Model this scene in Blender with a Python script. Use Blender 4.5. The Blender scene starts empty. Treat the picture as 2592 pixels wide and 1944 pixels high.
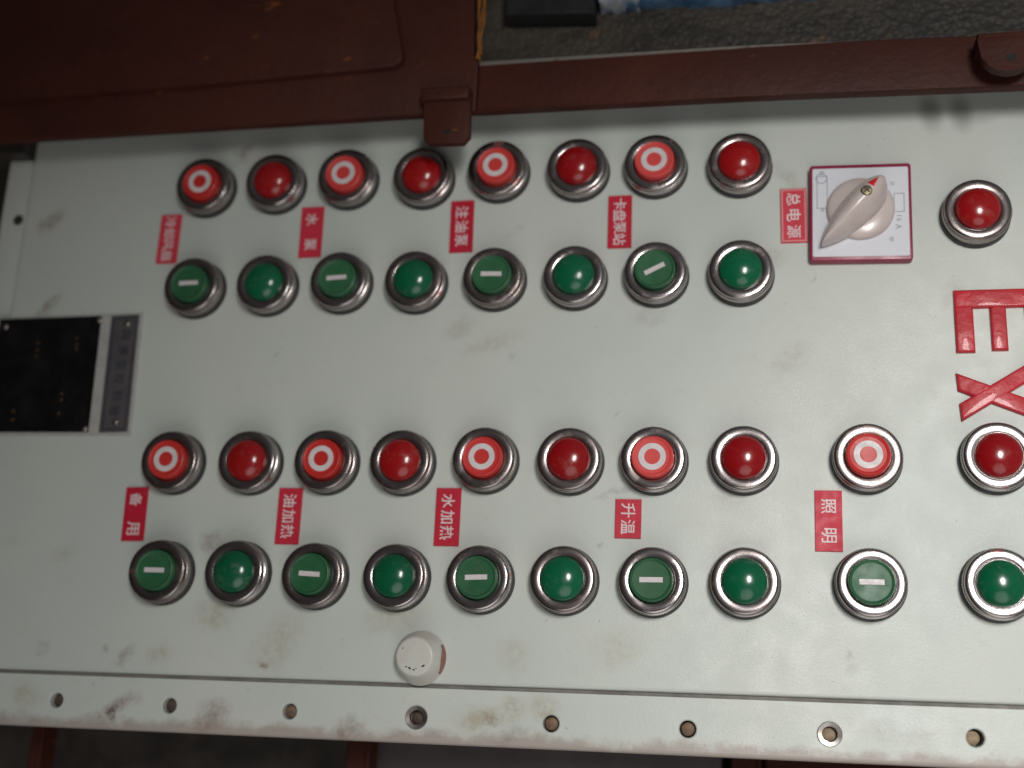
import bpy, bmesh, math, random
from mathutils import Matrix, Vector, noise as mnoise

random.seed(7)
SC = bpy.context.scene
COL = SC.collection
MM = 0.001

# ---------------------------------------------------------------- frame of reference
# The control box hangs upright: its writing reads upright with world +Z up.
# Panel axes (millimetres): x = up the panel, y = to the panel's left, z = out of the panel.
M = Matrix(((0, -1, 0, 0), (0, 0, -1, 0), (1, 0, 0, 1.15), (0, 0, 0, 1)))

# ---------------------------------------------------------------- camera (solved from the button grid)
F_PX = 3130.0
CAM_C = Vector((289.607, -232.126, 565.736))
CAM_R = Matrix(((0.98002585, 0.01383828, 0.19838810),
                (0.04119121, 0.96181798, -0.27057247),
                (-0.19455750, 0.27333986, 0.94203647)))
cd = bpy.data.cameras.new('camera')
cam = bpy.data.objects.new('camera', cd)
COL.objects.link(cam)
cd.sensor_width = 36.0
cd.lens = 36.0 * F_PX / 2592.0
cd.clip_start = 0.02
cd.clip_end = 60.0
cam.matrix_world = M @ Matrix.Translation(CAM_C * MM) @ CAM_R.to_4x4()
cd.dof.use_dof = True
cd.dof.focus_distance = 0.548
cd.dof.aperture_fstop = 4.0
SC.camera = cam


def un(px, py, z=0.0):
    """photo pixel -> panel x, y (mm) on the plane at height z"""
    v = CAM_R @ Vector(((px - 1296) / F_PX, -(py - 972) / F_PX, -1.0))
    t = (z - CAM_C.z) / v.z
    p = CAM_C + v * t
    return p.x, p.y


# ---------------------------------------------------------------- world: dim shed, paler overhead
W = bpy.data.worlds.new('World')
SC.world = W
W.use_nodes = True
wn, wl = W.node_tree.nodes, W.node_tree.links
wn.clear()
wo = wn.new('ShaderNodeOutputWorld')
wb = wn.new('ShaderNodeBackground')
wt = wn.new('ShaderNodeTexCoord')
ws = wn.new('ShaderNodeSeparateXYZ')
wr = wn.new('ShaderNodeValToRGB')
wm = wn.new('ShaderNodeMapRange')
wm.inputs[1].default_value = -1
wm.inputs[2].default_value = 1
wl.new(wt.outputs['Generated'], ws.inputs[0])
wl.new(ws.outputs[2], wm.inputs[0])
wl.new(wm.outputs[0], wr.inputs[0])
wr.color_ramp.elements[0].position = 0.2
wr.color_ramp.elements[0].color = (0.050, 0.042, 0.040, 1)
wr.color_ramp.elements[1].position = 0.95
wr.color_ramp.elements[1].color = (0.25, 0.26, 0.265, 1)
wl.new(wr.outputs[0], wb.inputs[0])
wb.inputs[1].default_value = 0.52
wl.new(wb.outputs[0], wo.inputs[0])


def area(name, pos, target, sx, sy, power, color, spread=180.0):
    L = bpy.data.lights.new(name, 'AREA')
    L.shape = 'ELLIPSE'
    L.size = sx
    L.size_y = sy
    L.energy = power
    L.color = color
    L.spread = math.radians(spread)
    o = bpy.data.objects.new(name, L)
    COL.objects.link(o)
    p = M @ (Vector(pos) * MM)
    t = M @ (Vector(target) * MM)
    o.rotation_euler = (t - p).to_track_quat('-Z', 'Y').to_euler()
    o.location = p
    return o


# bright opening over the photographer's shoulder
area('opening_light', (530, -8, 1050), (430, -270, 0), 0.36, 0.21, 1.22, (1.0, 0.99, 0.965), 68)
# wide soft fill light added from the box's right, no source in view
area('side_fill_light', (420, -1250, 950), (150, -150, 0), 1.6, 1.1, 2.0, (1.0, 0.985, 0.965), 110)

SC.view_settings.view_transform = 'Standard'
SC.view_settings.look = 'None'
SC.view_settings.gamma = 1
SC.view_settings.exposure = 0.08
SC.view_settings.use_curve_mapping = False


# ================================================================ materials
class NT:
    def __init__(self, name):
        self.m = bpy.data.materials.new(name)
        self.m.use_nodes = True
        self.n = self.m.node_tree.nodes
        self.l = self.m.node_tree.links
        self.b = self.n['Principled BSDF']
        self.tc = self.n.new('ShaderNodeTexCoord')

    def set(self, **kw):
        for k, v in kw.items():
            s = self.b.inputs[k.replace('_', ' ')]
            if hasattr(v, 'links'):
                self.l.new(v, s)
            else:
                s.default_value = (*v, 1) if isinstance(v, tuple) and len(v) == 3 and s.type == 'RGBA' else v
        return self

    def put(self, s, v):
        if hasattr(v, 'links'):
            self.l.new(v, s)
        elif isinstance(v, tuple) and len(v) == 3 and s.type == 'RGBA':
            s.default_value = (*v, 1)
        else:
            s.default_value = v

    def noise(self, scale, detail=4, rough=0.55, vec=None, dist=0.0, stretch=None, rot=0.0):
        nd = self.n.new('ShaderNodeTexNoise')
        nd.inputs['Scale'].default_value = scale
        nd.inputs['Detail'].default_value = detail
        nd.inputs['Roughness'].default_value = rough
        nd.inputs['Distortion'].default_value = dist
        v = vec or self.tc.outputs['Object']
        if stretch:
            mp = self.n.new('ShaderNodeMapping')
            mp.vector_type = 'TEXTURE'
            mp.inputs['Rotation'].default_value = (0, 0, rot)
            mp.inputs['Scale'].default_value = stretch
            self.l.new(v, mp.inputs[0])
            v = mp.outputs[0]
        self.l.new(v, nd.inputs['Vector'])
        return nd.outputs['Fac']

    def rng(self, v, a, b, c=0.0, d=1.0, smooth=True):
        r = self.n.new('ShaderNodeMapRange')
        if smooth:
            r.interpolation_type = 'SMOOTHSTEP'
        self.put(r.inputs[0], v)
        r.inputs[1].default_value = a
        r.inputs[2].default_value = b
        r.inputs[3].default_value = c
        r.inputs[4].default_value = d
        return r.outputs[0]

    def math(self, op, a, b=0.0):
        r = self.n.new('ShaderNodeMath')
        r.operation = op
        self.put(r.inputs[0], a)
        self.put(r.inputs[1], b)
        return r.outputs[0]

    def mix(self, f, a, b):
        r = self.n.new('ShaderNodeMix')
        r.data_type = 'RGBA'
        self.put(r.inputs[0], f)
        self.put(r.inputs[6], a)
        self.put(r.inputs[7], b)
        return r.outputs[2]

    def bump(self, h, strength=0.2, dist=0.001):
        r = self.n.new('ShaderNodeBump')
        r.inputs['Strength'].default_value = strength
        r.inputs['Distance'].default_value = dist
        self.l.new(h, r.inputs['Height'])
        self.l.new(r.outputs[0], self.b.inputs['Normal'])
        return self

    def spot(self, cx, cy, rx, ry, rot, warp):
        """soft irregular stain centred on panel point (mm)"""
        mp = self.n.new('ShaderNodeMapping')
        mp.vector_type = 'TEXTURE'
        mp.inputs['Location'].default_value = (cx * MM, cy * MM, 0)
        mp.inputs['Rotation'].default_value = (0, 0, rot)
        mp.inputs['Scale'].default_value = (rx * MM, ry * MM, 1.0)
        self.l.new(warp, mp.inputs[0])
        ln = self.n.new('ShaderNodeVectorMath')
        ln.operation = 'LENGTH'
        self.l.new(mp.outputs[0], ln.inputs[0])
        return self.rng(ln.outputs['Value'], 0.15, 1.0, 1.0, 0.0)


def panel_paint(name, edge_rust=False):
    t = NT(name)
    # warped coordinates for the stains
    nz = t.n.new('ShaderNodeTexNoise')
    nz.inputs['Scale'].default_value = 90
    nz.inputs['Detail'].default_value = 5
    nz.inputs['Roughness'].default_value = 0.65
    t.l.new(t.tc.outputs['Object'], nz.inputs['Vector'])
    sb = t.n.new('ShaderNodeVectorMath')
    sb.operation = 'MULTIPLY_ADD'
    sb.inputs[1].default_value = (0.014, 0.014, 0)
    t.l.new(nz.outputs['Color'], sb.inputs[0])
    of = t.n.new('ShaderNodeVectorMath')
    of.operation = 'ADD'
    of.inputs[1].default_value = (-0.007, -0.007, 0)
    t.l.new(t.tc.outputs['Object'], of.inputs[0])
    t.l.new(of.outputs[0], sb.inputs[2])
    warp = sb.outputs[0]
    base = t.mix(t.rng(t.noise(9, 3), 0.3, 0.7), (0.556, 0.590, 0.546), (0.594, 0.617, 0.565))
    base = t.mix(t.rng(t.noise(38, 6, 0.7), 0.58, 0.78, 0, 0.28), base, (0.40, 0.385, 0.34))
    streak = t.noise(60, 5, 0.65, stretch=(1.0, 0.22, 1), rot=-0.5)
    base = t.mix(t.rng(streak, 0.6, 0.78, 0, 0.28), base, (0.42, 0.37, 0.32))
    specks = t.noise(420, 2, 0.5)
    base = t.mix(t.rng(specks, 0.72, 0.78, 0, 0.45), base, (0.20, 0.17, 0.15))
    rust, grey, ochre = (0.21, 0.12, 0.09), (0.20, 0.18, 0.165), (0.38, 0.31, 0.19)
    stains = [(618, 388, 50, 26, 1.0, rust, .55), (130, 560, 75, 34, .9, rust, .55), (122, 775, 70, 32, .9, rust, .55),
              (532, 1368, 55, 35, -.3, rust, .5), (545, 1555, 75, 60, .2, ochre, .5), (670, 1684, 20, 18, 0, rust, .75),
              (285, 1793, 95, 30, .5, rust, .75), (278, 1801, 20, 26, 0, (0.09, .05, .04), .7), (530, 1812, 80, 50, .7, rust, .65),
              (880, 1845, 60, 40, .4, rust, .55), (1215, 1818, 95, 38, .1, ochre, .6), (1240, 1822, 20, 20, 0, rust, .45),
              (1296, 1800, 50, 40, .8, ochre, .55), (1371, 1792, 42, 50, 1.0, ochre, .6), (1290, 1862, 60, 30, .3, rust, .45),
              (1560, 1243, 80, 13, .25, grey, .6), (1525, 1380, 18, 14, .7, grey, .65), (2148, 1660, 18, 12, .6, grey, .5),
              (2160, 1696, 22, 22, 0, grey, .45), (705, 1625, 120, 80, .9, ochre, .4), (1300, 1660, 60, 70, .4, ochre, .3),
              (1560, 1640, 90, 60, .3, ochre, .3), (2260, 1852, 150, 36, -.1, grey, .35), (110, 1645, 40, 24, .9, grey, .55),
              (268, 1639, 20, 14, .9, grey, .7), (315, 1660, 45, 24, .8, rust, .45), (402, 1650, 50, 40, .6, ochre, .4),
              (1570, 1050, 5, 22, -.7, grey, .8), (2060, 700, 5, 26, -.6, grey, .6), (1330, 700, 4, 30, -.6, grey, .6), (700, 900, 4, 40, -.4, grey, .5),
              (1000, 1560, 120, 60, .3, ochre, .35), (60, 1760, 60, 60, .9, ochre, .45), (2410, 745, 60, 26, 1.0, (.3, .22, .21), .3), (1950, 660, 60, 40, .4, rust, .25),
              (1990, 440, 30, 60, .5, rust, .3), (1640, 805, 90, 30, .2, grey, .35), (1245, 868, 120, 40, .3, rust, .22),
              (1300, 905, 26, 14, .9, grey, .45), (160, 1405, 50, 30, .6, ochre, .3), (1840, 1265, 60, 40, .4, rust, .2),
              (2000, 905, 80, 50, .4, rust, .2), (1160, 830, 60, 34, .5, rust, .25), (1300, 590, 60, 14, .6, grey, .25),
              (460, 1395, 60, 40, .6, grey, .3), (980, 1400, 60, 30, .6, ochre, .25)]
    breakup = t.rng(t.noise(260, 5, 0.7), 0.33, 0.62, 0.25, 1.0)
    for px, py, rx, ry, rot, c, s in stains:
        x, y = un(px, py, 0)
        k = 0.19
        f = t.spot(x, y, rx * k, ry * k, rot, warp)
        f = t.math('MULTIPLY', t.math('MULTIPLY', f, breakup), s * (0.6 if c == grey else 1.0))
        base = t.mix(f, base, c)
    for px, py in ((2354, 282), (2432, 284)):          # two soft dark marks under the ear
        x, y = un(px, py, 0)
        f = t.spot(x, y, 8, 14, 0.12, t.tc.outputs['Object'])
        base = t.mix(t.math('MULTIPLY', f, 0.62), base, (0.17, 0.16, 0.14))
    if edge_rust:
        sx = t.n.new('ShaderNodeSeparateXYZ')
        t.l.new(warp, sx.inputs[0])
        e = t.rng(sx.outputs[1], -0.2315, -0.2375, 0.0, 0.55)
        base = t.mix(e, base, (0.27, 0.15, 0.12))
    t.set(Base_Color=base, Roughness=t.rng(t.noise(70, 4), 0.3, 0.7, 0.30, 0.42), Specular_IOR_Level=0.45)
    peel = t.noise(900, 2, 0.5)
    grain = t.noise(700, 3, 0.6, stretch=(1, 0.12, 1), rot=-0.62)
    t.bump(t.math('ADD', peel, t.math('MULTIPLY', grain, 1.6)), 0.16, 0.0006)
    return t.m


def brown_paint(name, worn=False):
    t = NT(name)
    base = t.mix(t.rng(t.noise(14, 5), 0.3, 0.7), (0.046, 0.0130, 0.0090), (0.070, 0.0190, 0.0120))
    base = t.mix(t.rng(t.noise(120, 6, 0.7), 0.5, 0.75, 0, 0.7), base, (0.042, 0.013, 0.010))
    sp = t.noise(85, 4, 0.6, stretch=(2.4, 1, 1), rot=0.15)
    base = t.mix(t.rng(sp, 0.655, 0.74, 0, 0.8), base, (0.26, 0.085, 0.022))
    rough = 0.55
    if worn:
        sx = t.n.new('ShaderNodeSeparateXYZ')
        t.l.new(t.tc.outputs['Object'], sx.inputs[0])
        e = t.rng(sx.outputs[1], 0.0882, 0.0895, 0, 1)
        e = t.math('MULTIPLY', e, t.rng(t.noise(70, 5, 0.7, stretch=(2, 1, 1)), 0.34, 0.5, 0.25, 1))
        base = t.mix(e, base, (0.42, 0.38, 0.34))
        rough = t.rng(e, 0, 1, 0.5, 0.33)
        t.set(Metallic=t.math('MULTIPLY', e, 0.7))
    t.set(Base_Color=base, Roughness=rough, Specular_IOR_Level=0.2)
    t.bump(t.noise(260, 5, 0.65), 0.35, 0.0012)
    return t.m


def simple(name, col, rough=0.4, metal=0.0, var=None, scale=60, bump=0.0, bscale=300, spec=0.5, coat=0.0, rnd=0.0):
    t = NT(name)
    c = col
    if var:
        c = t.mix(t.rng(t.noise(scale, 5, 0.65), 0.35, 0.68), col, var)
    if rnd:
        oi = t.n.new('ShaderNodeObjectInfo')
        hs = t.n.new('ShaderNodeHueSaturation')
        t.put(hs.inputs['Color'], c)
        t.l.new(t.rng(oi.outputs['Random'], 0, 1, 1 - rnd, 1 + rnd, False), hs.inputs['Value'])
        t.l.new(t.rng(oi.outputs['Random'], 0, 1, 1.0, 1 - rnd * 0.5, False), hs.inputs['Saturation'])
        ad = t.n.new('ShaderNodeVectorMath')
        t.l.new(t.tc.outputs['Object'], ad.inputs[0])
        t.l.new(oi.outputs['Location'], ad.inputs[1])
        c = t.mix(t.rng(t.noise(170, 5, 0.7, vec=ad.outputs[0]), 0.55, 0.80, 0, 0.28), hs.outputs[0], (0.20, 0.15, 0.13))
    t.set(Base_Color=c, Roughness=t.rng(t.noise(scale * 2, 4), 0.3, 0.7, rough * 0.8, rough * 1.2), Metallic=metal,
          Specular_IOR_Level=spec, Coat_Weight=coat)
    if bump:
        t.bump(t.noise(bscale, 4), bump, 0.0006)
    return t.m


def chrome(name):
    t = NT(name)
    oi = t.n.new('ShaderNodeObjectInfo')
    ad = t.n.new('ShaderNodeVectorMath')
    ad.operation = 'ADD'
    t.l.new(t.tc.outputs['Object'], ad.inputs[0])
    t.l.new(oi.outputs['Location'], ad.inputs[1])
    v = ad.outputs[0]
    g = t.rng(t.noise(120, 4, 0.6, vec=v), 0.45, 0.8, 0, 0.8)
    c = t.mix(g, t.mix(oi.outputs['Random'], (0.48, 0.435, 0.43), (0.34, 0.29, 0.28)), (0.22, 0.165, 0.15))
    r = t.noise(95, 3, 0.5, vec=v)
    c = t.mix(t.rng(r, 0.66, 0.72, 0, 0.75), c, (0.32, 0.06, 0.05))
    rough = t.math('ADD', t.rng(g, 0, 1, 0.17, 0.42), t.math('MULTIPLY', oi.outputs['Random'], 0.07))
    met = t.rng(r, 0.66, 0.74, 1, 0.45)
    scr = t.noise(700, 3, 0.6, vec=v, stretch=(1, 0.1, 1), rot=-0.5)
    t.set(Base_Color=c, Roughness=rough, Metallic=met)
    t.bump(scr, 0.05, 0.0004)
    return t.m


def lens(name, deep, bright):
    t = NT(name)
    oi = t.n.new('ShaderNodeObjectInfo')
    ad = t.n.new('ShaderNodeVectorMath')
    t.l.new(t.tc.outputs['Object'], ad.inputs[0])
    t.l.new(oi.outputs['Location'], ad.inputs[1])
    col = t.mix(oi.outputs['Random'], deep, bright)
    dust = t.rng(t.noise(150, 5, 0.7, vec=ad.outputs[0]), 0.5, 0.8, 0, 0.16)
    t.set(Base_Color=t.mix(dust, col, (0.30, 0.24, 0.20)), Roughness=t.rng(dust, 0, 0.16, 0.2, 0.42), Specular_IOR_Level=0.45,
          Subsurface_Weight=0.35, Subsurface_Radius=(0.004, 0.004, 0.004), Subsurface_Scale=1.0,
          Coat_Weight=0.35, Coat_Roughness=0.10)
    t.bump(t.noise(500, 2), 0.03, 0.0005)
    return t.m


MAT = dict(
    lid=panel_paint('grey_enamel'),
    flange=panel_paint('grey_enamel_flange', True),
    brown=brown_paint('oxide_brown_paint'),
    rail=brown_paint('oxide_brown_rail', True),
    chrome=chrome('tarnished_chrome'),
    rubber=simple('black_rubber', (0.018, 0.018, 0.020), 0.55, var=(0.035, 0.032, 0.03)),
    redlens=lens('red_lens', (0.27, 0.004, 0.007), (0.36, 0.007, 0.009)),
    greenlens=lens('green_lens', (0.002, 0.092, 0.038), (0.003, 0.135, 0.058)),
    redcap=simple('red_cap', (0.62, 0.028, 0.022), 0.42, var=(0.56, 0.022, 0.02), spec=0.35, rnd=0.14),
    greencap=simple('green_cap', (0.020, 0.105, 0.042), 0.44, var=(0.026, 0.125, 0.052), spec=0.35, rnd=0.14),
    print=simple('white_print', (0.72, 0.66, 0.66), 0.45, var=(0.62, 0.56, 0.56), scale=200),
    redplate=simple('red_acrylic', (0.60, 0.008, 0.038), 0.5, var=(0.55, 0.007, 0.033), scale=120, spec=0.35, rnd=0.14),
    pinkline=simple('pink_engraving', (0.72, 0.24, 0.25), 0.5),
    engr=simple('engraved_white', (0.80, 0.70, 0.70), 0.55, var=(0.72, 0.58, 0.58), scale=300),
    redletter=simple('red_enamel', (0.56, 0.022, 0.035), 0.42, var=(0.47, 0.02, 0.03), bump=1.0, bscale=170, coat=0.15, spec=0.4),
    swplate=simple('maroon_plastic', (0.30, 0.020, 0.065), 0.3, var=(0.24, 0.016, 0.05)),
    swface=simple('white_plastic_face', (0.74, 0.74, 0.78), 0.3, var=(0.70, 0.70, 0.74)),
    knob=simple('ivory_plastic', (0.63, 0.54, 0.51), 0.27, var=(0.55, 0.45, 0.42), scale=45, coat=0.2),
    ink=simple('grey_ink', (0.34, 0.36, 0.42), 0.5),
    redink=simple('red_arrow_paint', (0.70, 0.015, 0.03), 0.35),
    brass=simple('brass_screw', (0.48, 0.43, 0.26), 0.3, 1.0, var=(0.25, 0.21, 0.12), scale=400),
    alu=simple('aluminium_plate', (0.50, 0.50, 0.48), 0.42, 0.15, var=(0.44, 0.43, 0.41), scale=150),
    black=simple('black_anodised', (0.006, 0.0055, 0.006), 0.24, var=(0.012, 0.011, 0.011), spec=0.3, bump=0.1),
    grey_field=simple('dark_grey_field', (0.135, 0.125, 0.125), 0.42, 0.3, var=(0.10, 0.095, 0.10)),
    field_line=simple('black_line', (0.03, 0.032, 0.045), 0.5),
    mark=simple('copper_coloured_marks', (0.20, 0.12, 0.06), 0.35, 0.8, var=(0.10, 0.06, 0.03)),
    steel=simple('dull_steel', (0.45, 0.42, 0.40), 0.35, 1.0, var=(0.25, 0.2, 0.17), scale=250),
    bolt=simple('rusty_bolt', (0.14, 0.085, 0.065), 0.6, 0.2, var=(0.23, 0.14, 0.08), scale=400, bump=0.4),
    boltdark=simple('dark_bolt', (0.075, 0.05, 0.045), 0.6, 0.2, var=(0.12, 0.075, 0.05), scale=400, bump=0.4),
    bolttan=simple('tan_bolt', (0.36, 0.27, 0.17), 0.6, 0.2, var=(0.25, 0.18, 0.12), scale=400, bump=0.4),
    dark=simple('grimy_dark_steel', (0.036, 0.030, 0.027), 0.6, var=(0.075, 0.060, 0.048), scale=30, bump=0.4),
    mid=simple('grimy_grey_steel', (0.12, 0.098, 0.094), 0.55, var=(0.085, 0.07, 0.068), scale=25, bump=0.3),
    plugpaint=simple('chipped_cream_paint', (0.60, 0.61, 0.555), 0.42, var=(0.57, 0.52, 0.47), scale=70, bump=0.3),
    oldred=simple('old_red_primer', (0.26, 0.085, 0.075), 0.55, var=(0.32, 0.16, 0.14), scale=200),
    packing=simple('dirty_packing', (0.22, 0.205, 0.185), 0.7, var=(0.16, 0.15, 0.135), scale=60),
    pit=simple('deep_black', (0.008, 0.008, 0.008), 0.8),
    orange=simple('orange_rope', (0.30, 0.11, 0.015), 0.8, var=(0.15, 0.055, 0.012), scale=300, bump=0.6),
    blue=simple('blue_plastic', (0.03, 0.075, 0.15), 0.2, var=(0.10, 0.17, 0.26), scale=120, bump=0.6, bscale=150),
    foil=simple('crumpled_clear_film', (0.55, 0.57, 0.60), 0.2, 0.4, var=(0.25, 0.30, 0.38), scale=110, bump=0.9, bscale=160),
)


def grime():
    t = NT('greasy_plate')
    v = t.n.new('ShaderNodeTexVoronoi')
    v.inputs['Scale'].default_value = 330
    t.l.new(t.tc.outputs['Object'], v.inputs['Vector'])
    c = t.mix(t.rng(t.noise(26, 6, 0.7, stretch=(2.5, 1, 1)), 0.35, 0.7), (0.018, 0.014, 0.010), (0.060, 0.048, 0.035))
    c = t.mix(t.rng(v.outputs['Distance'], 0.1, 0.5, 0.22, 0), c, (0.12, 0.10, 0.08))
    c = t.mix(t.rng(t.noise(45, 5), 0.62, 0.75, 0, 0.6), c, (0.20, 0.085, 0.03))
    t.set(Base_Color=c, Roughness=0.5, Specular_IOR_Level=0.5)
    t.bump(t.math('ADD', t.noise(180, 5, 0.7), t.math('MULTIPLY', v.outputs['Distance'], 0.6)), 0.45, 0.0012)
    return t.m


MAT['grime'] = grime()


# ================================================================ mesh helpers (all in mm, panel axes)
def mesh(name, bm, smooth=None):
    bmesh.ops.scale(bm, vec=(MM, MM, MM), verts=bm.verts)
    bmesh.ops.recalc_face_normals(bm, faces=bm.faces)
    me = bpy.data.meshes.new(name)
    bm.to_mesh(me)
    bm.free()
    if smooth is not None:
        me.polygons.foreach_set('use_smooth', [True] * len(me.polygons))
        me.set_sharp_from_angle(angle=math.radians(smooth))
    return me


def obj(name, me, mat, parent=None, loc=(0, 0, 0), rz=0.0):
    o = bpy.data.objects.new(name, me)
    COL.objects.link(o)
    if mat and not me.materials:
        me.materials.append(MAT[mat])
    T = Matrix.Translation(Vector(loc) * MM) @ Matrix.Rotation(rz, 4, 'Z')
    if parent:
        o.parent = parent
        o.matrix_local = T
    else:
        o.matrix_world = M @ T
    return o


def empty(name, loc=(0, 0, 0), rz=0.0):
    o = bpy.data.objects.new(name, None)
    o.empty_display_size = 0.01
    COL.objects.link(o)
    o.matrix_world = M @ Matrix.Translation(Vector(loc) * MM) @ Matrix.Rotation(rz, 4, 'Z')
    return o


def tag(o, label=None, cat=None, group=None, kind=None):
    if label:
        o['label'] = label
    if cat:
        o['category'] = cat
    if group:
        o['group'] = group
    if kind:
        o['kind'] = kind
    return o


def lathe(prof, seg=64, knurl=None):
    """prof: list of (r, z); knurl: set of profile indices that get fine teeth"""
    bm = bmesh.new()
    rings = []
    for i, (r, z) in enumerate(prof):
        if r < 1e-6:
            rings.append([bm.verts.new((0, 0, z))])
            continue
        ring = []
        for k in range(seg):
            rr = r - (0.32 if (knurl and i in knurl and k % 2) else 0.0)
            a = 2 * math.pi * k / seg
            ring.append(bm.verts.new((rr * math.cos(a), rr * math.sin(a), z)))
        rings.append(ring)
    for a, b in zip(rings, rings[1:]):
        if len(a) == 1 and len(b) == 1:
            continue
        for k in range(seg):
            j = (k + 1) % seg
            if len(a) == 1:
                bm.faces.new((a[0], b[k], b[j]))
            elif len(b) == 1:
                bm.faces.new((a[k], a[j], b[0]))
            else:
                bm.faces.new((a[k], a[j], b[j], b[k]))
    return bm


def prism(pts, z0, z1, bevel=0.0, seg=2, vbevel=0.0):
    """extruded outline; bevel rounds the top rim, vbevel the upright corners"""
    bm = bmesh.new()
    lo = [bm.verts.new((x, y, z0)) for x, y in pts]
    hi = [bm.verts.new((x, y, z1)) for x, y in pts]
    n = len(pts)
    bm.faces.new(lo[::-1])
    bm.faces.new(hi)
    for i in range(n):
        j = (i + 1) % n
        bm.faces.new((lo[i], lo[j], hi[j], hi[i]))
    if vbevel:
        e = [e for e in bm.edges if abs(e.verts[0].co.z - e.verts[1].co.z) > 1e-4]
        bmesh.ops.bevel(bm, geom=e, offset=vbevel, segments=4, affect='EDGES', profile=0.5)
    if bevel:
        e = [e for e in bm.edges if abs(e.verts[0].co.z - z1) < 1e-4 and abs(e.verts[1].co.z - z1) < 1e-4]
        bmesh.ops.bevel(bm, geom=e, offset=bevel, segments=seg, affect='EDGES', profile=0.5)
    return bm


def rect(x0, x1, y0, y1):
    return [(x0, y0), (x1, y0), (x1, y1), (x0, y1)]


def ring_pts(x0, x1, y0, y1, w):
    """frame outline drawn as four bars"""
    return [rect(x0, x1, y0, y0 + w), rect(x0, x1, y1 - w, y1), rect(x0, x0 + w, y0 + w, y1 - w), rect(x1 - w, x1, y0 + w, y1 - w)]


def merge(bms):
    out = bmesh.new()
    for b in bms:
        me = bpy.data.meshes.new('tmp')
        b.to_mesh(me)
        b.free()
        out.from_mesh(me)
        bpy.data.meshes.remove(me)
    return out


_glyph = {}


def glyph(ch, bold=0.0):
    """triangulated outline of one character, centred, height 1 (font units)"""
    key = (ch, bold)
    if key not in _glyph:
        cu = bpy.data.curves.new('glyph', 'FONT')
        cu.body = ch
        cu.size = 1.0
        cu.offset = bold
        cu.extrude = 0.012
        cu.resolution_u = 4
        o = bpy.data.objects.new('glyph', cu)
        COL.objects.link(o)
        bpy.context.view_layer.update()
        me = bpy.data.meshes.new_from_object(o.evaluated_get(bpy.context.evaluated_depsgraph_get()))
        vs = [v.co.copy() for v in me.vertices]
        fs = [tuple(p.vertices) for p in me.polygons]
        bpy.data.objects.remove(o)
        bpy.data.curves.remove(cu)
        bpy.data.meshes.remove(me)
        x0, x1 = min(v.x for v in vs), max(v.x for v in vs)
        y0, y1 = min(v.y for v in vs), max(v.y for v in vs)
        s = 1.0 / max(x1 - x0, y1 - y0)
        vs = [((v.x - (x0 + x1) / 2) * s, (v.y - (y0 + y1) / 2) * s, v.z * s) for v in vs]
        _glyph[key] = (vs, fs)
    return _glyph[key]


def text_bm(items, z, bold=0.0, depth=0.12):
    """items: (char, x, y, size[, turn]) in mm; characters stand upright along +x, read along -y"""
    bm = bmesh.new()
    for it in items:
        ch, cx, cy, s = it[:4]
        turn = it[4] if len(it) > 4 else 0.0
        vs, fs = glyph(ch, bold)
        ca, sa = math.cos(turn), math.sin(turn)
        nv = []
        for (gx, gy, gz) in vs:
            ux, uy = gy * s, -gx * s
            nv.append(bm.verts.new((cx + ux * ca - uy * sa, cy + ux * sa + uy * ca, z + (depth if gz > 0 else 0.0))))
        for f in fs:
            try:
                bm.faces.new([nv[i] for i in f])
            except ValueError:
                pass
    return bm


def tube(pts, r, seg=8):
    bm = bmesh.new()
    rings = []
    P = [Vector(p) for p in pts]
    for i, p in enumerate(P):
        d = (P[min(i + 1, len(P) - 1)] - P[max(i - 1, 0)]).normalized()
        u = d.orthogonal().normalized()
        w = d.cross(u)
        rings.append([bm.verts.new(p + (u * math.cos(2 * math.pi * k / seg) + w * math.sin(2 * math.pi * k / seg)) * r) for k in range(seg)])
    for a, b in zip(rings, rings[1:]):
        for k in range(seg):
            j = (k + 1) % seg
            bm.faces.new((a[k], a[j], b[j], b[k]))
    bm.faces.new(rings[0][::-1])
    bm.faces.new(rings[-1])
    return bm


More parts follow.
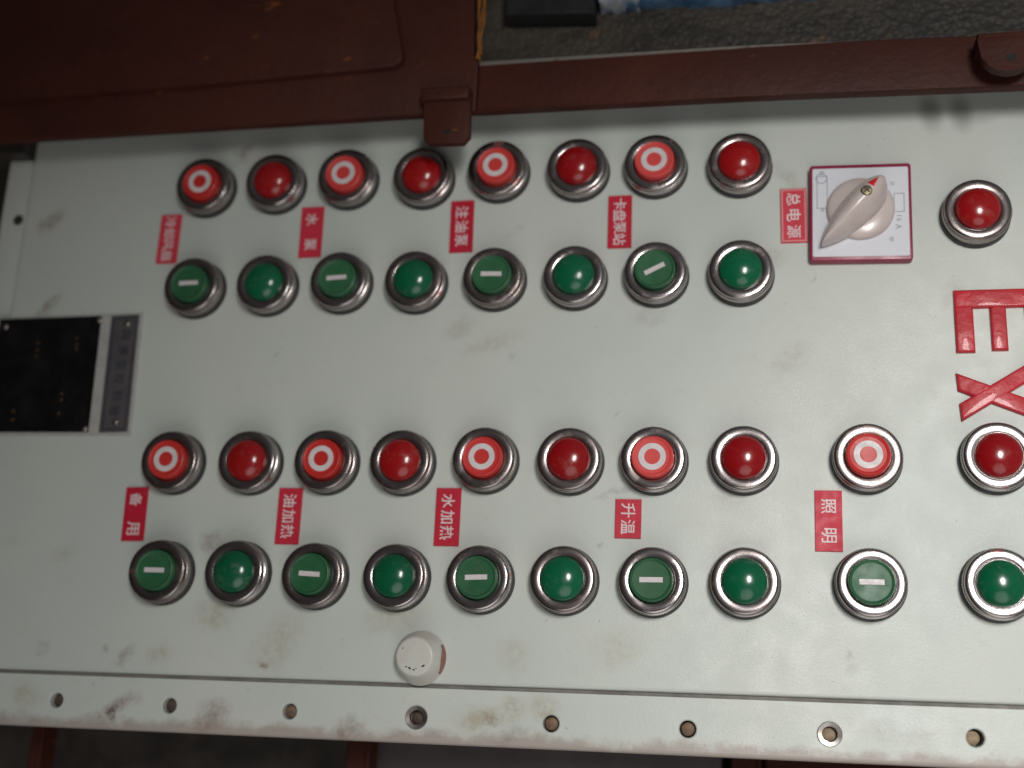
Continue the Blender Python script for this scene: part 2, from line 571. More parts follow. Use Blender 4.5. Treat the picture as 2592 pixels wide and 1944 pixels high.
def holed_strip(x0, x1, y0, y1, z0, z1, holes, rb=2.0):
    """bar along x with round through-holes; outer (low y) top edge rounded"""
    bm = bmesh.new()
    N = 32
    edges = [x0]
    for h in holes:
        edges += [h[0] - 11.0, h[0] + 11.0]
    edges.append(x1)
    for a, b in zip(edges[0::2], edges[1::2]):
        bm.faces.new([bm.verts.new(p) for p in ((a, y0 + rb, z1), (b, y0 + rb, z1), (b, y1, z1), (a, y1, z1))])
    for (hx, hy, hr), c0, c1 in zip(holes, edges[1::2], edges[2::2]):
        def outer(k):
            a = 2 * math.pi * k / N
            dx, dy = math.cos(a), math.sin(a)
            t = 1e9
            if dx > 1e-9: t = min(t, (c1 - hx) / dx)
            if dx < -1e-9: t = min(t, (c0 - hx) / dx)
            if dy > 1e-9: t = min(t, (y1 - hy) / dy)
            if dy < -1e-9: t = min(t, (y0 + rb - hy) / dy)
            return hx + dx * t, hy + dy * t
        oc = []
        for k in range(N):
            oc.append(outer(k))
        # snap nearest samples to the rectangle's corners
        for cx, cy in ((c0, y1), (c1, y1), (c0, y0 + rb), (c1, y0 + rb)):
            k = min(range(N), key=lambda q: (oc[q][0] - cx) ** 2 + (oc[q][1] - cy) ** 2)
            oc[k] = (cx, cy)
        top_o = [bm.verts.new((x, y, z1)) for x, y in oc]
        ci = lambda r, z: [bm.verts.new((hx + r * math.cos(2 * math.pi * k / N), hy + r * math.sin(2 * math.pi * k / N), z)) for k in range(N)]
        r1, r2, r3 = ci(hr + 0.5, z1), ci(hr, z1 - 0.5), ci(hr, z0)
        for A, B in ((top_o, r1), (r1, r2), (r2, r3)):
            for k in range(N):
                j = (k + 1) % N
                bm.faces.new((A[k], A[j], B[j], B[k]))
    # rounded outer edge and side faces
    prof = [(y0 + rb, z1)] + [(y0 + rb - rb * math.sin(a), z1 - rb + rb * math.cos(a)) for a in [math.pi / 2 * q / 9 for q in range(1, 10)]] + [(y0, z0), (y1, z0), (y1, z1)]
    A = [bm.verts.new((x0, y, z)) for y, z in prof]
    B = [bm.verts.new((x1, y, z)) for y, z in prof]
    for k in range(len(prof) - 1):
        bm.faces.new((A[k], A[k + 1], B[k + 1], B[k]))
    bm.faces.new(A)
    bm.faces.new(B)
    bmesh.ops.remove_doubles(bm, verts=bm.verts, dist=0.001)
    return bm


# ================================================================ setting behind the box
bk = merge([prism(rect(-420, 700, -520, 260), -190, -170)])
tag(obj('rear_wall', mesh('rear_wall', bk), 'dark'), kind='structure')

# ================================================================ the control box
XR = 470.0
LID_B, FL_T, FL_B = -212.5, -214.4, -239.2
box = empty('control_box', (0, 0, 0))
tag(box, 'grey enamelled explosion-proof control box with flanged lid full of buttons and lamps', 'control box')
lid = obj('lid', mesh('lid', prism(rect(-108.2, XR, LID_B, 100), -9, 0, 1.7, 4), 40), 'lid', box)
holes = [(-50.5, -226.4, 3.5), (9.2, -226.8, 3.6), (70.1, -227.2, 3.6), (132.1, -227.6, 3.9), (194.5, -227.9, 3.7),
         (255.4, -227.8, 3.7), (316.6, -227.5, 3.9), (375.3, -226.6, 3.7), (436.0, -226.4, 3.7)]
obj('flange', mesh('flange', holed_strip(-124.5, XR, FL_B, FL_T, -18, -2.0, holes, 2.2)), 'flange', box)
obj('side_flange', mesh('side_flange', prism(rect(-124.8, -109.0, FL_T + 0.02, 100), -18, -2.2, 1.4, 3), 40), 'flange', box)
obj('box_body', mesh('box_body', prism(rect(-104, XR - 4, -206, 98), -170, -9.5), None), 'flange', box)
obj('joint_packing', mesh('joint_packing', prism(rect(-108.9, XR, FL_T - 0.6, LID_B + 2), -17, -3.2), None), 'packing', box)
bolt_prof = [(0, -5.4), (2.1, -5.4), (2.9, -5.9), (3.05, -7.5), (3.05, -17)]
bolt_me = {}
for i, (hx, hy, hr) in enumerate(holes[:8]):
    kind = {3: 'boltdark', 6: 'bolttan', 7: 'bolttan', 0: 'boltdark', 1: 'boltdark'}.get(i, 'bolt')
    if kind not in bolt_me:
        bolt_me[kind] = mesh('bolt', lathe(bolt_prof, 20), 40)
    b = obj('bolt', bolt_me[kind], kind, box, (hx - (0.7 if i > 5 else 0.0), hy, 1.6 if i in (4, 5) else 0.6))
    if i in (3, 6):
        obj('washer', mesh('washer', lathe([(3.2, -4), (3.3, -2.0), (5.0, -1.75), (5.3, -2.1)], 28), 40), 'steel', b, (0, 0, 0.0))
sx, sy = un(47, 558, -2.2)
obj('bolt', mesh('bolt', lathe([(0, -1.2), (2.4, -1.2), (2.9, -1.7), (2.9, -2.4)], 20), 40), 'rubber', box, (sx, sy, 0))

# raised cast letters
E_bars = [(rect(376.4, 414.5, -37.0, -28.2), 2.40), (rect(376.3, 384.5, -58.2, -36.0), 2.34), (rect(391.7, 398.7, -57.5, -36.0), 2.32), (rect(406.6, 414.5, -57.6, -36.0), 2.30)]
o = obj('raised_letter', mesh('raised_letter', merge([prism(p, -0.5, h, 1.1, 3) for p, h in E_bars]), 50), 'redletter', box)
tag(o, 'glossy red raised letter E with hand-painted enamel')


def x_letter():
    a = prism([(375.4, -67.8), (375.9, -76.2), (408, -89.8), (408, -81.3)], -0.5, 2.35, 1.2, 3)
    b = prism([(376.2, -82.2), (376.8, -90.4), (408, -71.0), (408, -62.6)], -0.5, 2.5, 1.2, 3)
    return merge([a, b])


o = obj('raised_letter', mesh('raised_letter', x_letter(), 50), 'redletter', box)
tag(o, 'glossy red raised letter X with hand-painted enamel')

# ================================================================ buttons and lamps
RIM = 10.0
bez_prof = [(14.6, 3.0), (15.2, 3.3), (15.45, 3.6), (15.45, 7.0), (15.2, 7.4), (14.95, 7.5), (14.9, 8.6), (14.7, 9.35), (14.3, 9.8),
            (13.8, RIM), (12.2, RIM + 0.02), (10.8, RIM - 0.05), (10.4, 9.8), (10.3, 9.2), (10.3, 5.0)]
BEZ = mesh('bezel', lathe(bez_prof, 168, {2, 3}), 42)
GAS = mesh('gasket', lathe([(15.0, -0.3), (15.9, -0.2), (15.95, 0.4), (15.6, 2.9), (15.0, 3.2), (10.4, 3.2), (10.4, 5.0)], 64), 40)
WELL = [(10.6, 4.6), (0, 4.6)]
CAPR = mesh('cap', lathe([(9.85, 4.0), (9.85, 11.7), (9.45, 12.7), (8.9, 13.0), (8.3, 12.85), (8.0, 12.6), (7.4, 12.55), (0, 12.55)], 56), 28)
CAPG = mesh('cap', lathe([(9.9, 4.0), (9.9, 11.6), (9.6, 12.3), (9.15, 12.5), (8.6, 12.2), (8.3, 11.9), (7.6, 11.85), (0, 11.85)], 56), 28)
SYMO = mesh('ring_symbol', lathe([(3.65, 12.5), (3.7, 12.66), (6.25, 12.66), (6.35, 12.5)], 48), 40)
SYMI = mesh('bar_symbol', prism(rect(-5.2, 5.2, -1.15, 1.15), 11.8, 12.0), None)
dome = [(10.22, 5.0), (10.22, 9.4)] + [(10.22 * math.cos(a), 9.4 + 5.9 * math.sin(a)) for a in [math.pi / 2 * k / 14 for k in range(1, 14)]] + [(0, 15.3)]
DOMER = mesh('lens', lathe(dome, 64), 60)
DOMEG = mesh('lens', lathe(dome, 64), 60)
REFL = mesh('lens_seat', lathe([(11.0, 9.55), (10.9, 9.8), (10.4, 9.9), (10.2, 9.5)], 56), 40)


def button(kind, x, y, rz):
    name = 'push_button' if kind in 'OI' else 'indicator_lamp'
    e = empty(name, (x, y, 0), rz)
    obj('gasket', GAS, 'rubber', e)
    b = obj('bezel', BEZ, 'chrome', e, rz=random.uniform(0, 6.28))
    if kind == 'O':
        c = obj('cap', CAPR, 'redcap', e)
        obj('ring_symbol', SYMO, 'print', c)
    elif kind == 'I':
        c = obj('cap', CAPG, 'greencap', e)
        obj('bar_symbol', SYMI, 'print', c)
    elif kind == 'R':
        obj('lens', DOMER, 'redlens', e)
    else:
        obj('lens', DOMEG, 'greenlens', e)
    return e


ROWS = [
    ('OR', [(520.9, 474.2), (697.7, 464.6), (880.4, 452.7), (1071.8, 450.3), (1261.2, 433.1), (1462.1, 429), (1658.7, 420.1), (1871.8, 416.6)]),
    ('IG', [(491.9, 727.8), (675.6, 721.1), (862.8, 714.4), (1051.8, 713.2), (1250.5, 705.4), (1454.5, 701.8), (1659.8, 692.8), (1875, 689)]),
    ('OR', [(436.8, 1169.7), (632.5, 1169.7), (825.7, 1168.6), (1017.7, 1169.7), (1227.6, 1164), (1441.9, 1166), (1654.3, 1164.2), (1882.5, 1163.3), (2194.9, 1159.4), (2524, 1158)]),
    ('IG', [(406.8, 1447.3), (600.3, 1449.5), (795.6, 1457), (1002.1, 1460.7), (1213.2, 1465.6), (1426.7, 1468), (1651.3, 1472.2), (1885.2, 1474.5), (2204.1, 1478), (2530, 1480)]),
]
EN = {'冷却风扇': 'cooling-fan', '水泵': 'water-pump', '注油泵': 'oiling-pump', '卡盘泵站': 'chuck-pump', '备用': 'spare', '油加热': 'oil-heating',
      '水加热': 'water-heating', '升温': 'warming', '照明': 'lighting'}
TOPN = ['冷却风扇', '水泵', '注油泵', '卡盘泵站']
BOTN = ['备用', '油加热', '水加热', '升温', '照明']
for r, (kinds, pts) in enumerate(ROWS):
    names = TOPN if r < 2 else BOTN
    for c, (px, py) in enumerate(pts):
        x, y = un(px, py, 5.0)
        kind = kinds[c % 2]
        rz = random.uniform(-0.05, 0.05)
        if r == 1 and c == 6:
            rz = 0.46
        e = button(kind, x, y, rz)
        k = c // 2
        nm = f'{EN[names[k]]} ({names[k]})'
        nx = f'{EN[names[k + 1]]} ({names[k + 1]})' if k + 1 < len(names) else ''
        if kind == 'O':
            tag(e, 'red stop button with white ring symbol beside the ' + nm + ' plate', 'push button', 'red stop buttons on the panel')
        elif kind == 'I':
            extra = ', its white bar turned aslant,' if (r == 1 and c == 6) else ''
            tag(e, 'green start button with white bar' + extra + ' beside the ' + nm + ' plate', 'push button', 'green start buttons on the panel')
        else:
            col = 'red' if kind == 'R' else 'green'
            what = 'stop' if kind == 'R' else 'start'
            if k + 1 < len(names):
                s = f'{col} domed lamp between the {what} buttons of the {nm} and {nx} plates'
            elif r < 2:
                s = f'{col} domed lamp between the {nm} {what} button and the rotary switch'
            else:
                s = f'{col} domed lamp past the {nm} {what} button, at the end of its row'
            tag(e, s, 'indicator lamp', f'{col} indicator lamps on the panel')
x, y = un(2471.6, 538.4, 5.0)
e = button('R', x, y, 0)
tag(e, 'red domed lamp standing alone beside the rotary switch and the letter E', 'indicator lamp', 'red indicator lamps on the panel')

# ================================================================ red lettered plates
PLATES = [('冷却风扇', -25.6, -13.9, -0.5, 27.2, -.01), ('水 泵', 54.2, 66.5, -0.1, 28.1, .012), ('注油泵', 135.0, 147.1, -0.3, 27.9, .012), ('卡盘泵站', 215.7, 227.5, -1.0, 26.9, .0),
          ('备 用', -25.6, -13.6, -148.4, -121.2, .02), ('油加热', 56.1, 68.3, -149.1, -121.4, .0), ('水加热', 136.0, 148.2, -149.0, -121.2, .0),
          ('升温', 222.0, 234.1, -144.4, -126.2, -.01), ('照 明', 311.9, 323.8, -149.3, -121.8, -.01)]
SPACE = {'冷却风扇': 6.3, '水 泵': 7.0, '注油泵': 7.6, '卡盘泵站': 6.3, '备 用': 7.2, '油加热': 7.6, '水加热': 7.6, '升温': 7.7, '照 明': 6.6}
DESC = {'水 泵': 'two spaced-out characters 水泵', '备 用': 'two spaced-out characters 备用', '照 明': 'two spaced-out characters 照明'}
for body, x0, x1, y0, y1, rz in PLATES:
    cx, cy = (x0 + x1) / 2, (y0 + y1) / 2
    hw, hh = (x1 - x0) / 2, (y1 - y0) / 2
    e = empty('lettered_plate', (cx, cy, 0), rz)
    obj('plate', mesh('plate', prism(rect(-hw, hw, -hh, hh), -0.1, 1.0, 0.12, 1)), 'redplate', e)
    n = len(body)
    sp = SPACE[body]
    items = [(ch, 0.0, ((n - 1) / 2 - i) * sp, 6.2 if n > 3 and ' ' not in body else 6.7) for i, ch in enumerate(body) if ch != ' ']
    obj('lettering', mesh('lettering', text_bm(items, 0.98, 0.009)), 'engr', e)
    word = body.replace(' ', '')
    tag(e, f'small red {EN[word]} plate with {len(word)} white characters reading {word}', 'label plate', 'red lettered plates on the panel')
# the plate beside the rotary switch has a pale engraved border
e = empty('lettered_plate', (305.4, 12.5, 0), 0.0)
obj('plate', mesh('plate', prism(rect(-6.0, 6.4, -14, 14), -0.1, 1.1, 0.12, 1)), 'redplate', e)
obj('border_line', mesh('border_line', merge([prism(p, 1.05, 1.2) for p in ring_pts(-5.6, 6.0, -13.6, 13.6, 0.75)])), 'pinkline', e)
obj('lettering', mesh('lettering', text_bm([('总', .2, 8.4, 6.6), ('电', .2, 0, 6.6), ('源', .2, -8.4, 6.6)], 1.08, 0.009)), 'engr', e)
tag(e, 'small red plate with pale border, main-power lettering 总电源, tucked against the rotary switch', 'label plate', 'red lettered plates on the panel')

# ================================================================ rotary switch
sw = empty('rotary_switch', (336.2, 11.3, 0), -0.02)
tag(sw, 'rotary switch with ivory teardrop handle on a white square maroon-edged plate', 'rotary switch')
obj('base_plate', mesh('base_plate', prism(rect(-23.4, 23.4, -24.6, 24.6), -0.3, 5.0, 0.7, 3, 1.6), 40), 'swplate', sw)
face = obj('face', mesh('face', prism(rect(-22.0, 22.0, -22.6, 22.6), 4.7, 5.25, 0.1, 1, 0.8)), 'swface', sw)


def swp(px, py):
    a = un(2030 + px / 6.144, 400 + py / 6.144, 5.3)
    return a[0] - 336.2, a[1] - 11.3


for (a0, b0, a1, b1) in ((228, 290, 385, 800), (1432, 530, 1585, 830)):
    p, q = swp(a0, b1), swp(a1, b0)
    obj('printed_frame', mesh('printed_frame', merge([prism(r, 5.2, 5.32) for r in ring_pts(p[0], q[0], p[1], q[1], 0.4)])), 'ink', face)
it = []
for ch, px, py, s in (('图', 295, 250, 2.2), ('开', 1385, 385, 2.2), ('停', 1405, 1250, 2.4), ('关', 320, 820, 2.2),
                      ('1', 1515, 885, 2.4), ('6', 1515, 945, 2.4), ('A', 1510, 1055, 2.6)):
    a = swp(px, py)
    it.append((ch, a[0], a[1], s))
obj('printed_mark', mesh('printed_mark', merge([text_bm(it, 5.22, 0.008, 0.1)])), 'ink', face)
cx, cy = swp(290, 330)
bm = lathe([(2.3, 5.2), (2.3, 5.33), (2.75, 5.33), (2.75, 5.2)], 32)
bmesh.ops.translate(bm, vec=(cx, cy, 0), verts=bm.verts)
obj('printed_circle', mesh('printed_circle', bm), 'ink', face)


def handle_bm():
    """teardrop lever: ridge running from a blunt head to a pointed tail"""
    bm = bmesh.new()
    L0, L1 = -26.5, 14.5            # tail, head along local u
    NU, NV = 44, 22
    rows = []
    for i in range(NU + 1):
        s = i / NU
        u = L0 + (L1 - L0) * (0.5 - 0.5 * math.cos(math.pi * s))
        q = (u - L0) / (L1 - L0)
        w = 8.3 * (max(q, 0) ** 0.80) * (max(1 - q, 0) ** 0.42) * 1.72 if 0 < q < 1 else 0.0
        w = min(w, 8.6)
        h = 6.0 + 13.2 * (q ** 0.62) * ((1 - q) ** 0.16) * 1.05
        z0 = 7.2
        row = []
        for j in range(NV + 1):
            a = math.pi * j / NV
            cv = math.cos(a)
            sv = math.sin(a) ** 0.85 if math.sin(a) > 0 else 0.0
            ridge = 1.0 - 0.16 * abs(cv) ** 1.0
            row.append(bm.verts.new((u, w * math.copysign(abs(cv) ** 0.8, cv) * 1.22, z0 + h * sv * ridge)))
        rows.append(row)
    for a, b in zip(rows, rows[1:]):
        for j in range(NV):
            bm.faces.new((a[j], a[j + 1], b[j + 1], b[j]))
        bm.faces.new((a[NV], a[0], b[0], b[NV]))
    bmesh.ops.remove_doubles(bm, verts=bm.verts, dist=0.02)
    return bm


HA = math.radians(47)
kx, ky = swp(910, 800)
obj('knob_skirt', mesh('knob_skirt', lathe([(15.6, 5.2), (15.6, 6.6), (15.0, 7.6), (13.8, 8.3), (9, 9.0), (0, 9.2)], 64), 40), 'knob', sw, (kx, ky, 0))
hd = obj('handle', mesh('handle', handle_bm(), 60), 'knob', sw, (kx, ky, 0), HA)


def on_handle(u, v):
    """height of the handle surface at local u, v by a ray straight down"""
    me = hd.data
    from mathutils.bvhtree import BVHTree
    bt = BVHTree.FromPolygons([x.co for x in me.vertices], [tuple(p.vertices) for p in me.polygons])
    h = bt.ray_cast(Vector((u * MM, v * MM, 0.1)), Vector((0, 0, -1)))
    return h[0].z / MM if h[0] else 20.0


zs = on_handle(2.6, 0)
scr = obj('screw', mesh('screw', merge([lathe([(2.5, zs - 3), (2.5, zs + 0.15), (2.1, zs + 0.55), (0, zs + 0.7)], 28)]), 40), 'brass', hd, (2.6, 0.2, 0))
obj('screw_slot', mesh('screw_slot', merge([prism(rect(-1.7, 1.7, -0.32, 0.32), zs + 0.4, zs + 0.82), prism(rect(-0.32, 0.32, -1.7, 1.7), zs + 0.4, zs + 0.80)])), 'boltdark', scr)
# red arrow painted on the head, laid on the surface on a fine grid
bm = bmesh.new()
n = 8
grid = []
for i in range(n + 1):
    u = 6.0 + 5.2 * i / n
    hw = 1.9 * (1 - i / n) + 0.02
    grid.append([bm.verts.new((u, 0.9 + hw * (2 * j / 4 - 1), on_handle(u, 0.9 + hw * (2 * j / 4 - 1)) + 0.12)) for j in range(5)])
for a, b in zip(grid, grid[1:]):
    for j in range(4):
        bm.faces.new((a[j], a[j + 1], b[j + 1], b[j]))
ext = bmesh.ops.extrude_face_region(bm, geom=list(bm.faces))
bmesh.ops.translate(bm, vec=(0, 0, -0.5), verts=[v for v in ext['geom'] if isinstance(v, bmesh.types.BMVert)])
obj('arrow_mark', mesh('arrow_mark', bm), 'redink', hd)

# ================================================================ nameplate
npz = empty('nameplate', (0, 0, 0))
tag(npz, 'riveted aluminium nameplate with a large black field and a narrow grey lettered strip', 'nameplate')
obj('plate', mesh('plate', prism([(-116, -29.0), (-28.9, -28.3), (-27.4, -94.4), (-114.5, -94.2)], -0.1, 0.9, 0.25, 1)), 'alu', npz)
blk = obj('black_field', mesh('black_field', prism([(-112.6, -29.6), (-52.7, -29.2), (-51.2, -92.6), (-111.4, -92.2)], 0.8, 1.1, 0.08, 1)), 'black', npz)
gfl = obj('grey_field', mesh('grey_field', prism([(-47.0, -29.3), (-30.9, -29.0), (-29.2, -92.6), (-45.4, -92.9)], 0.8, 1.1, 0.08, 1)), 'grey_field', npz)
def _bar(a, b, w):
    d = (Vector(b) - Vector(a)).normalized()
    nn = Vector((-d.y, d.x)) * w / 2
    return [tuple(Vector(a) + nn), tuple(Vector(a) - nn), tuple(Vector(b) - nn), tuple(Vector(b) + nn)]
q = [(-45.2, -31.0), (-32.6, -30.7), (-30.9, -90.9), (-43.6, -91.2)]
bars = []
for i, (a, b) in enumerate(zip(q, q[1:] + q[:1])):
    bars.append(prism(_bar(a, b, 0.6), 1.05, 1.2 + 0.01 * i))
obj('border_line', mesh('border_line', merge(bars)), 'field_line', gfl)
tx = []
for i, (ch, py) in enumerate(zip('隔爆型控制箱', (300, 500, 690, 870, 1090, 1290))):
    px = 1655 - (py - 300) * 0.150
    a = un(px / 5.184, 790 + py / 5.184, 1.1)
    tx.append((ch, a[0], a[1], 5.4))
obj('lettering', mesh('lettering', text_bm(tx, 1.08, 0.004, 0.08)), 'field_line', gfl)
mk = []
random.seed(3)
for px, py in ((490, 400), (480, 500), (465, 575), (1000, 340), (995, 430), (1003, 480), (800, 1150), (805, 1070), (765, 1330), (170, 1300), (160, 1410)):
    a = un(px / 5.184, 790 + py / 5.184, 1.2)
    bm = lathe([(0, 1.32), (0.9, 1.25), (1.5, 1.02)], 10)
    bmesh.ops.scale(bm, vec=(random.uniform(.7, 1.1), random.uniform(.35, .7), 1), verts=bm.verts)
    bmesh.ops.rotate(bm, cent=(0, 0, 0), matrix=Matrix.Rotation(random.uniform(.3, 1.1), 3, 'Z'), verts=bm.verts)
    bmesh.ops.translate(bm, vec=(a[0], a[1], 0), verts=bm.verts)
    mk.append(bm)
obj('raised_marks', mesh('raised_marks', merge(mk), 60), 'mark', blk)  # small raised copper-coloured marks on the black field
RIV = mesh('rivet', lathe([(1.75, 0.9), (1.7, 1.5), (1.2, 2.0), (0.6, 2.2), (0, 2.25)], 20), 60)
for px, py in ((1300, 105), (1110, 1530), (70, 190), (1668, 150), (1515, 1440)):
    a = un(px / 5.184, 790 + py / 5.184, 1.5)
    obj('rivet', RIV, 'steel', npz, (a[0], a[1], 0))

# ================================================================ painted plug above the flange
px_, py_ = un(1062, 1664, 0)
pl = empty('blanking_plug', (px_ + 0.5, py_ - 0.2, 0))
tag(pl, 'grey painted round blanking plug with chipped face near the lid edge', 'plug')
obj('plug_body', mesh('plug_body', lathe([(12.6, -0.3), (12.2, 1.0), (10.9, 5.0), (9.3, 9.6), (8.8, 10.5), (8.2, 10.95), (7.6, 11.02), (0, 11.05)], 56), 36), 'plugpaint', pl)
chips = []
random.seed(11)
for a, r, s in ((-1.9, 5.6, 1.0), (-1.55, 6.0, .8), (-2.2, 5.9, .7), (-0.75, 6.1, 1.1), (2.6, 6.6, .6), (-1.35, 5.5, .5)):
    bm = lathe([(0, 11.14), (s * .6, 11.12), (s, 10.95)], 9)
    bmesh.ops.scale(bm, vec=(1, 0.55, 1), verts=bm.verts)
    bmesh.ops.rotate(bm, cent=(0, 0, 0), matrix=Matrix.Rotation(a + 1.3, 3, 'Z'), verts=bm.verts)
    bmesh.ops.translate(bm, vec=(r * math.cos(a), r * math.sin(a), 0), verts=bm.verts)
    chips.append(bm)
obj('paint_chip', mesh('paint_chip', merge(chips), 60), 'boltdark', pl)
bm = bmesh.new()          # red paint dab on the plug's flank
rows = []
for i in range(9):
    a = -0.62 + 1.15 * i / 8
    k = math.sin(math.pi * i / 8)
    rows.append([bm.verts.new(((rr + 0.18) * math.cos(a), (rr + 0.18) * math.sin(a), z)) for rr, z in ((12.22, 0.9), (11.55, 3.0), (10.9 + 1.3 * (1 - (0.3 + .7 * k)), 1.0 + 4.0 * (0.3 + .7 * k)))])
for a, b in zip(rows, rows[1:]):
    for j in range(2):
        bm.faces.new((a[j], a[j + 1], b[j + 1], b[j]))
obj('paint_dab', mesh('paint_dab', bm, 60), 'oldred', pl)

# ================================================================ brown steel cabinet over the box
FZ = 28.0
cab = empty('steel_cabinet', (0, 0, 0))
tag(cab, 'oxide brown steel cabinet with a door and an open compartment beside the control box', 'cabinet')
obj('frame', mesh('frame', prism([(-240, 62.5), (152, 63.6), (152, 91.6), (148.5, 94.5), (146.5, 190), (-240, 190)], 23, FZ, 1.0, 2), 40), 'brown', cab)
obj('rail', mesh('rail', prism([(152.02, 63.6), (286, 62.8), (480, 58.5), (480, 85.0), (286, 89.9), (152.02, 91.8)], 22.5, FZ + 0.2, 1.8, 3), 40), 'rail', cab)
obj('door', mesh('door', prism([(-240, 82.3), (2, 85.6), (108.5, 89.0), (113.2, 91.6), (113.6, 95.5), (106.5, 126), (99, 190), (-240, 190)], FZ - 1, FZ + 5, 1.4, 3), 40), 'brown', cab)
obj('compartment_floor', mesh('compartment_floor', prism([(140, 96), (480, 92), (480, 190), (140, 190)], 4, 9)), 'grime', cab)
lug = obj('lug', mesh('lug', prism([(126.2, 74), (127.8, 46.6), (131.0, 43.9), (148.0, 43.2), (151.2, 47.0), (150.4, 73)], 30.5, 34.5, 0.8, 2), 40), 'brown', cab)
obj('lug_root', mesh('lug_root', prism([(125.6, 73.5), (126.2, 66.5), (150.2, 66), (150.4, 72.5)], 26, 37.5, 1.6, 3), 40), 'brown', lug)
bm = lathe([(0, 34.62), (1.9, 34.62), (2.2, 34.4)], 20)
bmesh.ops.scale(bm, vec=(1.0, 0.6, 1), verts=bm.verts)
bmesh.ops.rotate(bm, cent=(0, 0, 0), matrix=Matrix.Rotation(.45, 3, 'Z'), verts=bm.verts)
obj('lug_hole', mesh('lug_hole', bm), 'pit', lug, (140.0, 49.8, 0))
# rounded ear standing off the rail on a web
ear_pts = [(386.4, 77.5), (386.8, 74)] + [(399.5 + 12.5 * math.cos(a), 71 + 11.5 * math.sin(a)) for a in [math.radians(d) for d in range(195, 346, 10)]] + [(412, 74), (412, 77.5)]
ear = obj('ear', mesh('ear', prism(ear_pts, 38, 43, 1.0, 2), 40), 'brown', cab)
obj('ear_web', mesh('ear_web', prism(rect(387, 411.5, 74, 80), 26, 42.4, 1.2, 2), 40), 'rail', ear)
obj('ear_hole', mesh('ear_hole', lathe([(0, 43.12), (1.9, 43.12), (2.2, 42.9)], 20)), 'pit', ear, (400.5, 66.5, 0))
obj('frame_bracket', mesh('frame_bracket', prism([(-140, 66), (-109.5, 65), (-109.5, 90), (-140, 90)], -16, 7.5, 0.8, 2)), 'dark', cab)

# things kept in the open compartment
random.seed(5)
bm = bmesh.new()
NU, NV = 90, 16
rows = []
for i in range(NU + 1):
    u = 212 + (480 - 212) * i / NU
    row = []
    for j in range(NV + 1):
        a = math.pi * j / NV
        p = Vector((u, 132 - 13.5 * math.cos(a) * -1, 9.0 + 17 * math.sin(a) ** 0.8 if math.sin(a) > 0 else 9.0))
        nz = mnoise.fractal(Vector((u * 0.09, j * 0.42, 3.1)), 0.8, 2.0, 4)
        endk = 0.72 + 0.28 * min(1, i / 4)
        cyy = 139.5 - 0.018 * (u - 212)
        row.append(bm.verts.new((u, cyy + (p.y - 132) * endk + nz * 1.6, 9.0 + (p.z - 9.0) * endk + nz * 2.2 * math.sin(a))))
    rows.append(row)
for a, b in zip(rows, rows[1:]):
    for j in range(NV):
        bm.faces.new((a[j], a[j + 1], b[j + 1], b[j]))
bm.faces.new(rows[0])
bundle = empty('wrapped_bundle', (0, 0, 0))
tag(bundle, 'crumpled blue plastic bundle with clear film wrapping in the open compartment', 'bundle')
obj('film', mesh('film', bm, 70), 'blue', bundle)
bm = bmesh.new()
rows = []
for i in range(13):
    u = 211 + 20 * i / 12
    row = []
    for j in range(NV + 1):
        a = math.pi * j / NV
        nz = mnoise.fractal(Vector((u * 0.2, j * 0.6, 9.1)), 0.8, 2.0, 4)
        row.append(bm.verts.new((u, 138.8 + 13.6 * math.cos(a) + nz * 2.0, 9.0 + 18.5 * max(math.sin(a), 0) ** 0.8 + nz * 2.5 * math.sin(a))))
    rows.append(row)
for a, b in zip(rows, rows[1:]):
    for j in range(NV):
        bm.faces.new((a[j], a[j + 1], b[j + 1], b[j]))
bm.faces.new(rows[0])
obj('wrapping_end', mesh('wrapping_end', bm, 70), 'foil', bundle)
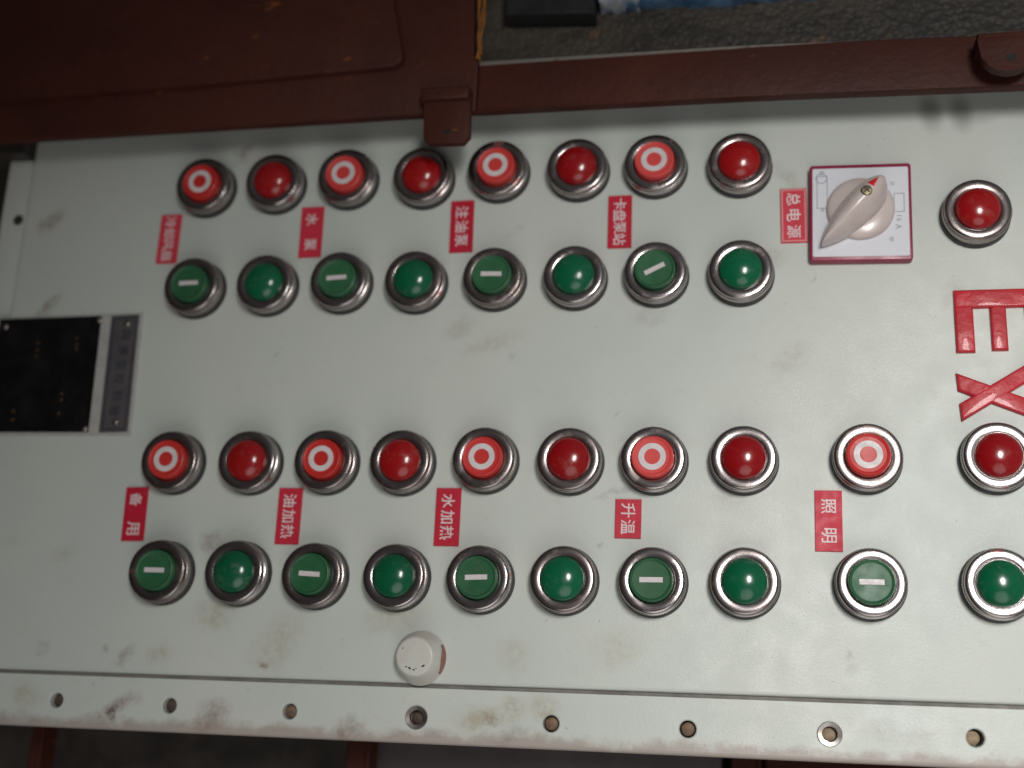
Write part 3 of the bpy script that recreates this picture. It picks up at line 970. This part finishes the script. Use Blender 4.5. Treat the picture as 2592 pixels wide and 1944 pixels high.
bm = tube([(232 + i * 6, 131.2 - 0.018 * (20 + i * 6) + 0.5 * math.sin(i * 1.7), 24.5 + 0.6 * math.sin(i * 2.3)) for i in range(42)], 1.3, 8)
obj('film_fold', mesh('film_fold', bm, 70), 'foil', bundle)
obj('void_shade_block', mesh('void_shade_block', prism([(163, 121), (209, 118), (209, 190), (163, 190)], 9.02, 22, 1, 2)), 'pit', cab)  # solid black block painted for the shade of an open void

strands = []
for k in range(4):
    ph = k * 1.6
    strands.append(tube([(150.5 + 1.1 * math.sin(ph + i * 0.55) + 0.5 * k, 94 + 4.0 * i + (3 if k % 2 else 0), 24.5 + 1.1 * math.cos(ph + i * 0.55)) for i in range(15)], 0.75, 6))
rope = obj('rope', mesh('rope', merge(strands), 60), 'orange')
tag(rope, 'frayed orange rope hanging down the edge of the open compartment', 'rope')

# ================================================================ steelwork beyond the lower flange
def post(px0, px1, mat, z, label, group=None):
    x0, x1 = un(px0, 1935, z)[0], un(px1, 1935, z)[0]
    e = empty('steel_post', ((x0 + x1) / 2, -300, z - 40))
    w = (x1 - x0) / 2
    obj('web', mesh('web', prism(rect(-w, w, -190, 150), 28, 36, 1.0, 2)), mat, e)
    obj('edge_lip', mesh('edge_lip', prism(rect(w - 1.6, w + 0.4, -190, 150), 24, 38, 0.6, 2)), 'rail' if mat == 'brown' else mat, e)
    return tag(e, label, 'post', group)


post(58, 92, 'brown', -60, 'narrow brown steel post standing behind the box near its corner bolt')
post(868, 928, 'brown', -60, 'wide brown steel post with a worn bright edge behind the flange')
post(1850, 1925, 'brown', -80, 'short brown steel post behind the flange below the paired lamps')
x0, x1 = un(936, 1935, -90)[0], un(1828, 1935, -90)[0]
pn = obj('sheet_steel_cladding', mesh('cladding', prism(rect(x0, x1, -480, -150), -130, -90, 1.5, 2)), 'mid')
tag(pn, 'dull grey steel panel between two brown posts behind the flange', 'panel')
x0, x1 = un(1935, 1935, -90)[0], un(2900, 1935, -90)[0]
pn = obj('sheet_steel_cladding', mesh('cladding', prism(rect(x0, x1, -480, -150), -130, -92, 1.5, 2)), 'brown')
tag(pn, 'brown painted steel panel behind the flange beyond the last post', 'panel')
